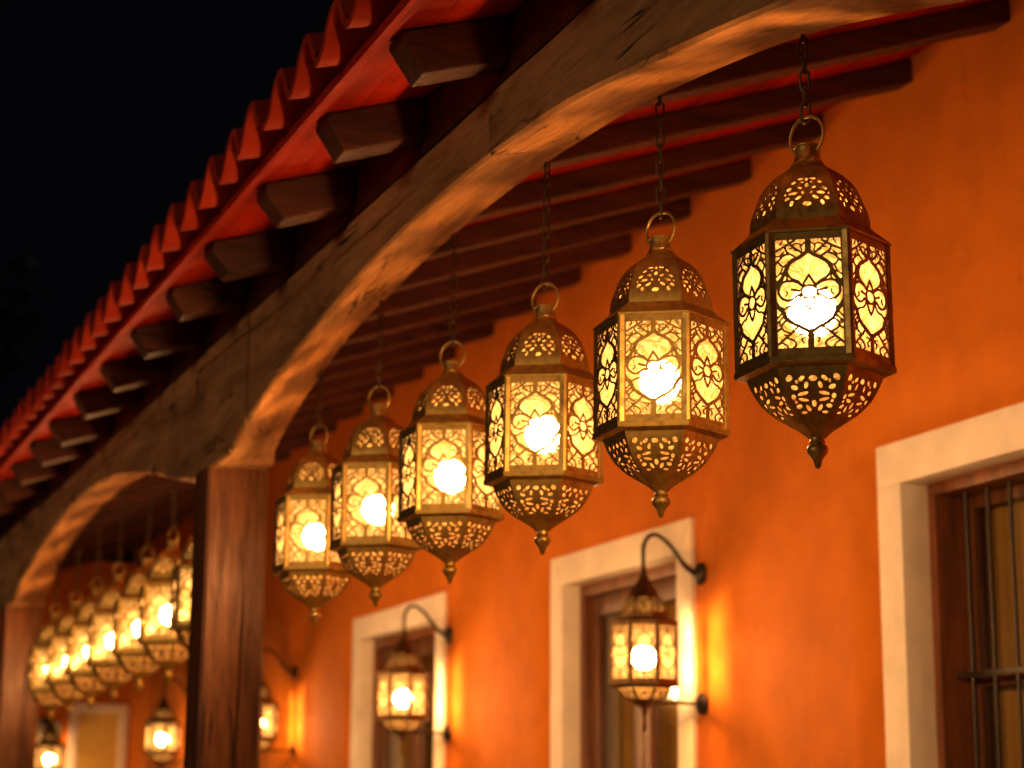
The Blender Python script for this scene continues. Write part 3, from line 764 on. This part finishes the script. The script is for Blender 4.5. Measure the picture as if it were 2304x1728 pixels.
for i in range(7): hanging(8.67+.68*i, .640-.006*i, i, True)

# ------------------------------------------------------------------ wall lanterns on iron brackets
WD = [(.108, .405), (.108, .425), (.098, .450), (.082, .485), (.060, .520), (.040, .550), (.022, .585), (.012, .61)]
WB = [(.128, .112), (.122, .098), (.110, .080), (.090, .060), (.06, .045), (.035, .030), (.018, .018), (.012, .01)]
WF = [(.0005, -.085), (.006, -.08), (.009, -.065), (.012, -.055), (.007, -.045), (.008, -.01), (.014, .0), (.015, .014)]
WN = [(.014, .600), (.016, .606), (.012, .612), (.012, .630), (.004, .634)]
sc = LanternKit(8, .157, .120, .385, WD, WB, WF, WN, None, (1.0e-4, -1.55e-4, 0, .1575), (1.05e-4, 1.3e-4, 0, -.026), 60, 110, .235, .050, 'b', 'bronze')
SL_ = ['iron wall lantern on the bracket beside the nearest cream trimmed door', 'iron wall lantern in front of the second cream trimmed door', 'iron wall lantern half hidden behind the right side of the post', 'blurred wall lantern glowing left of the post, near the far end wall', 'small blurred wall lantern on the far end wall, low beside the far wooden post']
def wall_lantern(y, i, x=XW-.285, z=.475, yaw=0.0, power=None):
    o = tag(empty('wall_lantern', (x, y, z), math.pi-R_(24)-math.pi/2*0), SL_[i], 'lantern', 'wall lanterns on iron brackets'); sc.place(o, power or SCONCE_W)
    o.rotation_euler = (0, 0, FACE+R_(6)); rz = o.rotation_euler[2]
    def loc(p):                                  # world offset (towards the wall = +x) -> lantern frame
        q = Matrix.Rotation(yaw-rz, 3, 'Z') @ Vector(p); return tuple(q)
    a = MB(); pts = [(.27, 0, .62), (.24, 0, .625), (.19, 0, .665), (.13, 0, .735), (.07, 0, .775), (.025, 0, .765), (.002, 0, .72), (0, 0, .66), (0, 0, .625)]
    a.tube([loc(p) for p in smooth_pts3(pts)], .0095, 10)
    a.tube([loc(p) for p in smooth_pts3([(.27, 0, .60), (.2, 0, .64), (.15, 0, .71)])], .006, 8)
    link('bracket_arm', a.me('bracket_arm', smooth=True), M['iron'], o)
    r = MB(); r.tube([loc((.27, 0, .045)), loc((.0, 0, .045)), ], .0075, 8); link('lower_rod', r.me('lower_rod', smooth=True), M['iron'], o)
    for zz in (.615, .045):
        w_ = MB(); w_.lathe([(.050, 0), (.050, .012), (.040, .02), (.022, .026), (.014, .03)], 24)
        pl = link('wall_plate', w_.me('wall_plate', auto=40), M['iron'], o, loc((.285, 0, zz)))
        pl.rotation_euler = (Matrix.Rotation(yaw-rz, 3, 'Z') @ Matrix.Rotation(R_(-90), 3, 'Y')).to_euler()
def smooth_pts3(P, k=6):
    P = [np.array(p, float) for p in P]; P = [2*P[0]-P[1]]+P+[2*P[-1]-P[-2]]; out = []
    for i in range(1, len(P)-2):
        for j in range(k):
            t = j/k; a, b, c, d = P[i-1:i+3]; out.append(tuple(.5*(2*b+(c-a)*t+(2*a-5*b+4*c-d)*t*t+(3*b-3*c+d-a)*t**3)))
    return out+[tuple(P[-2])]
for i, y in enumerate((7.87, 11.12, 14.44, 17.70)): wall_lantern(y, i)
wall_lantern(YEND-.315, 4, 3.20, .36, R_(90), 90.0)

# ------------------------------------------------------------------ trees in the dark beyond the house
def tree(x, y, h, rad, seed, label):
    rnd = random.Random(seed); t = tag(empty('tree', (x, y, GZ)), label, 'tree', 'trees in the dark')
    tr = MB(); tr.tube([(0, 0, 0), (.1, 0, h*.3), (0, .15, h*.55), (.1, .1, h*.8)], [.28, .22, .15, .05], 10)
    for k in range(9):
        a = rnd.uniform(0, 6.28); z0 = h*rnd.uniform(.35, .7); l = rad*rnd.uniform(.5, .9)
        tr.tube([(0, .1, z0), (math.cos(a)*l*.5, math.sin(a)*l*.5, z0+l*.3), (math.cos(a)*l, math.sin(a)*l, z0+l*.55)], [.1, .06, .02], 6)
    link('trunk', tr.me('trunk', smooth=True), M['bark'], t)
    V = []; F = []
    clumps = [(Vector((rnd.gauss(0, .45)*rad, rnd.gauss(0, .45)*rad, h*.62+rnd.gauss(0, .36)*h*.42)), rnd.uniform(.16, .34)*rad) for _ in range(46)]
    for c, r in clumps:
        for _ in range(150):
            d = Vector((rnd.gauss(0, 1), rnd.gauss(0, 1), rnd.gauss(0, 1))).normalized()*r*rnd.uniform(.55, 1.05); p = c+d
            u = Vector((rnd.gauss(0, 1), rnd.gauss(0, 1), rnd.gauss(0, 1))).normalized(); v = u.orthogonal().normalized(); s = rnd.uniform(.09, .2); b = len(V)
            V += [p-u*s, p+v*s*.45, p+u*s, p-v*s*.45]; F.append((b, b+1, b+2, b+3))
    link('crown', mesh_of('crown', V, F), M['leaf'], t)
tree(5.2, 34, 11.5, 3.4, 3, 'dark leafy tree barely visible against the night sky')
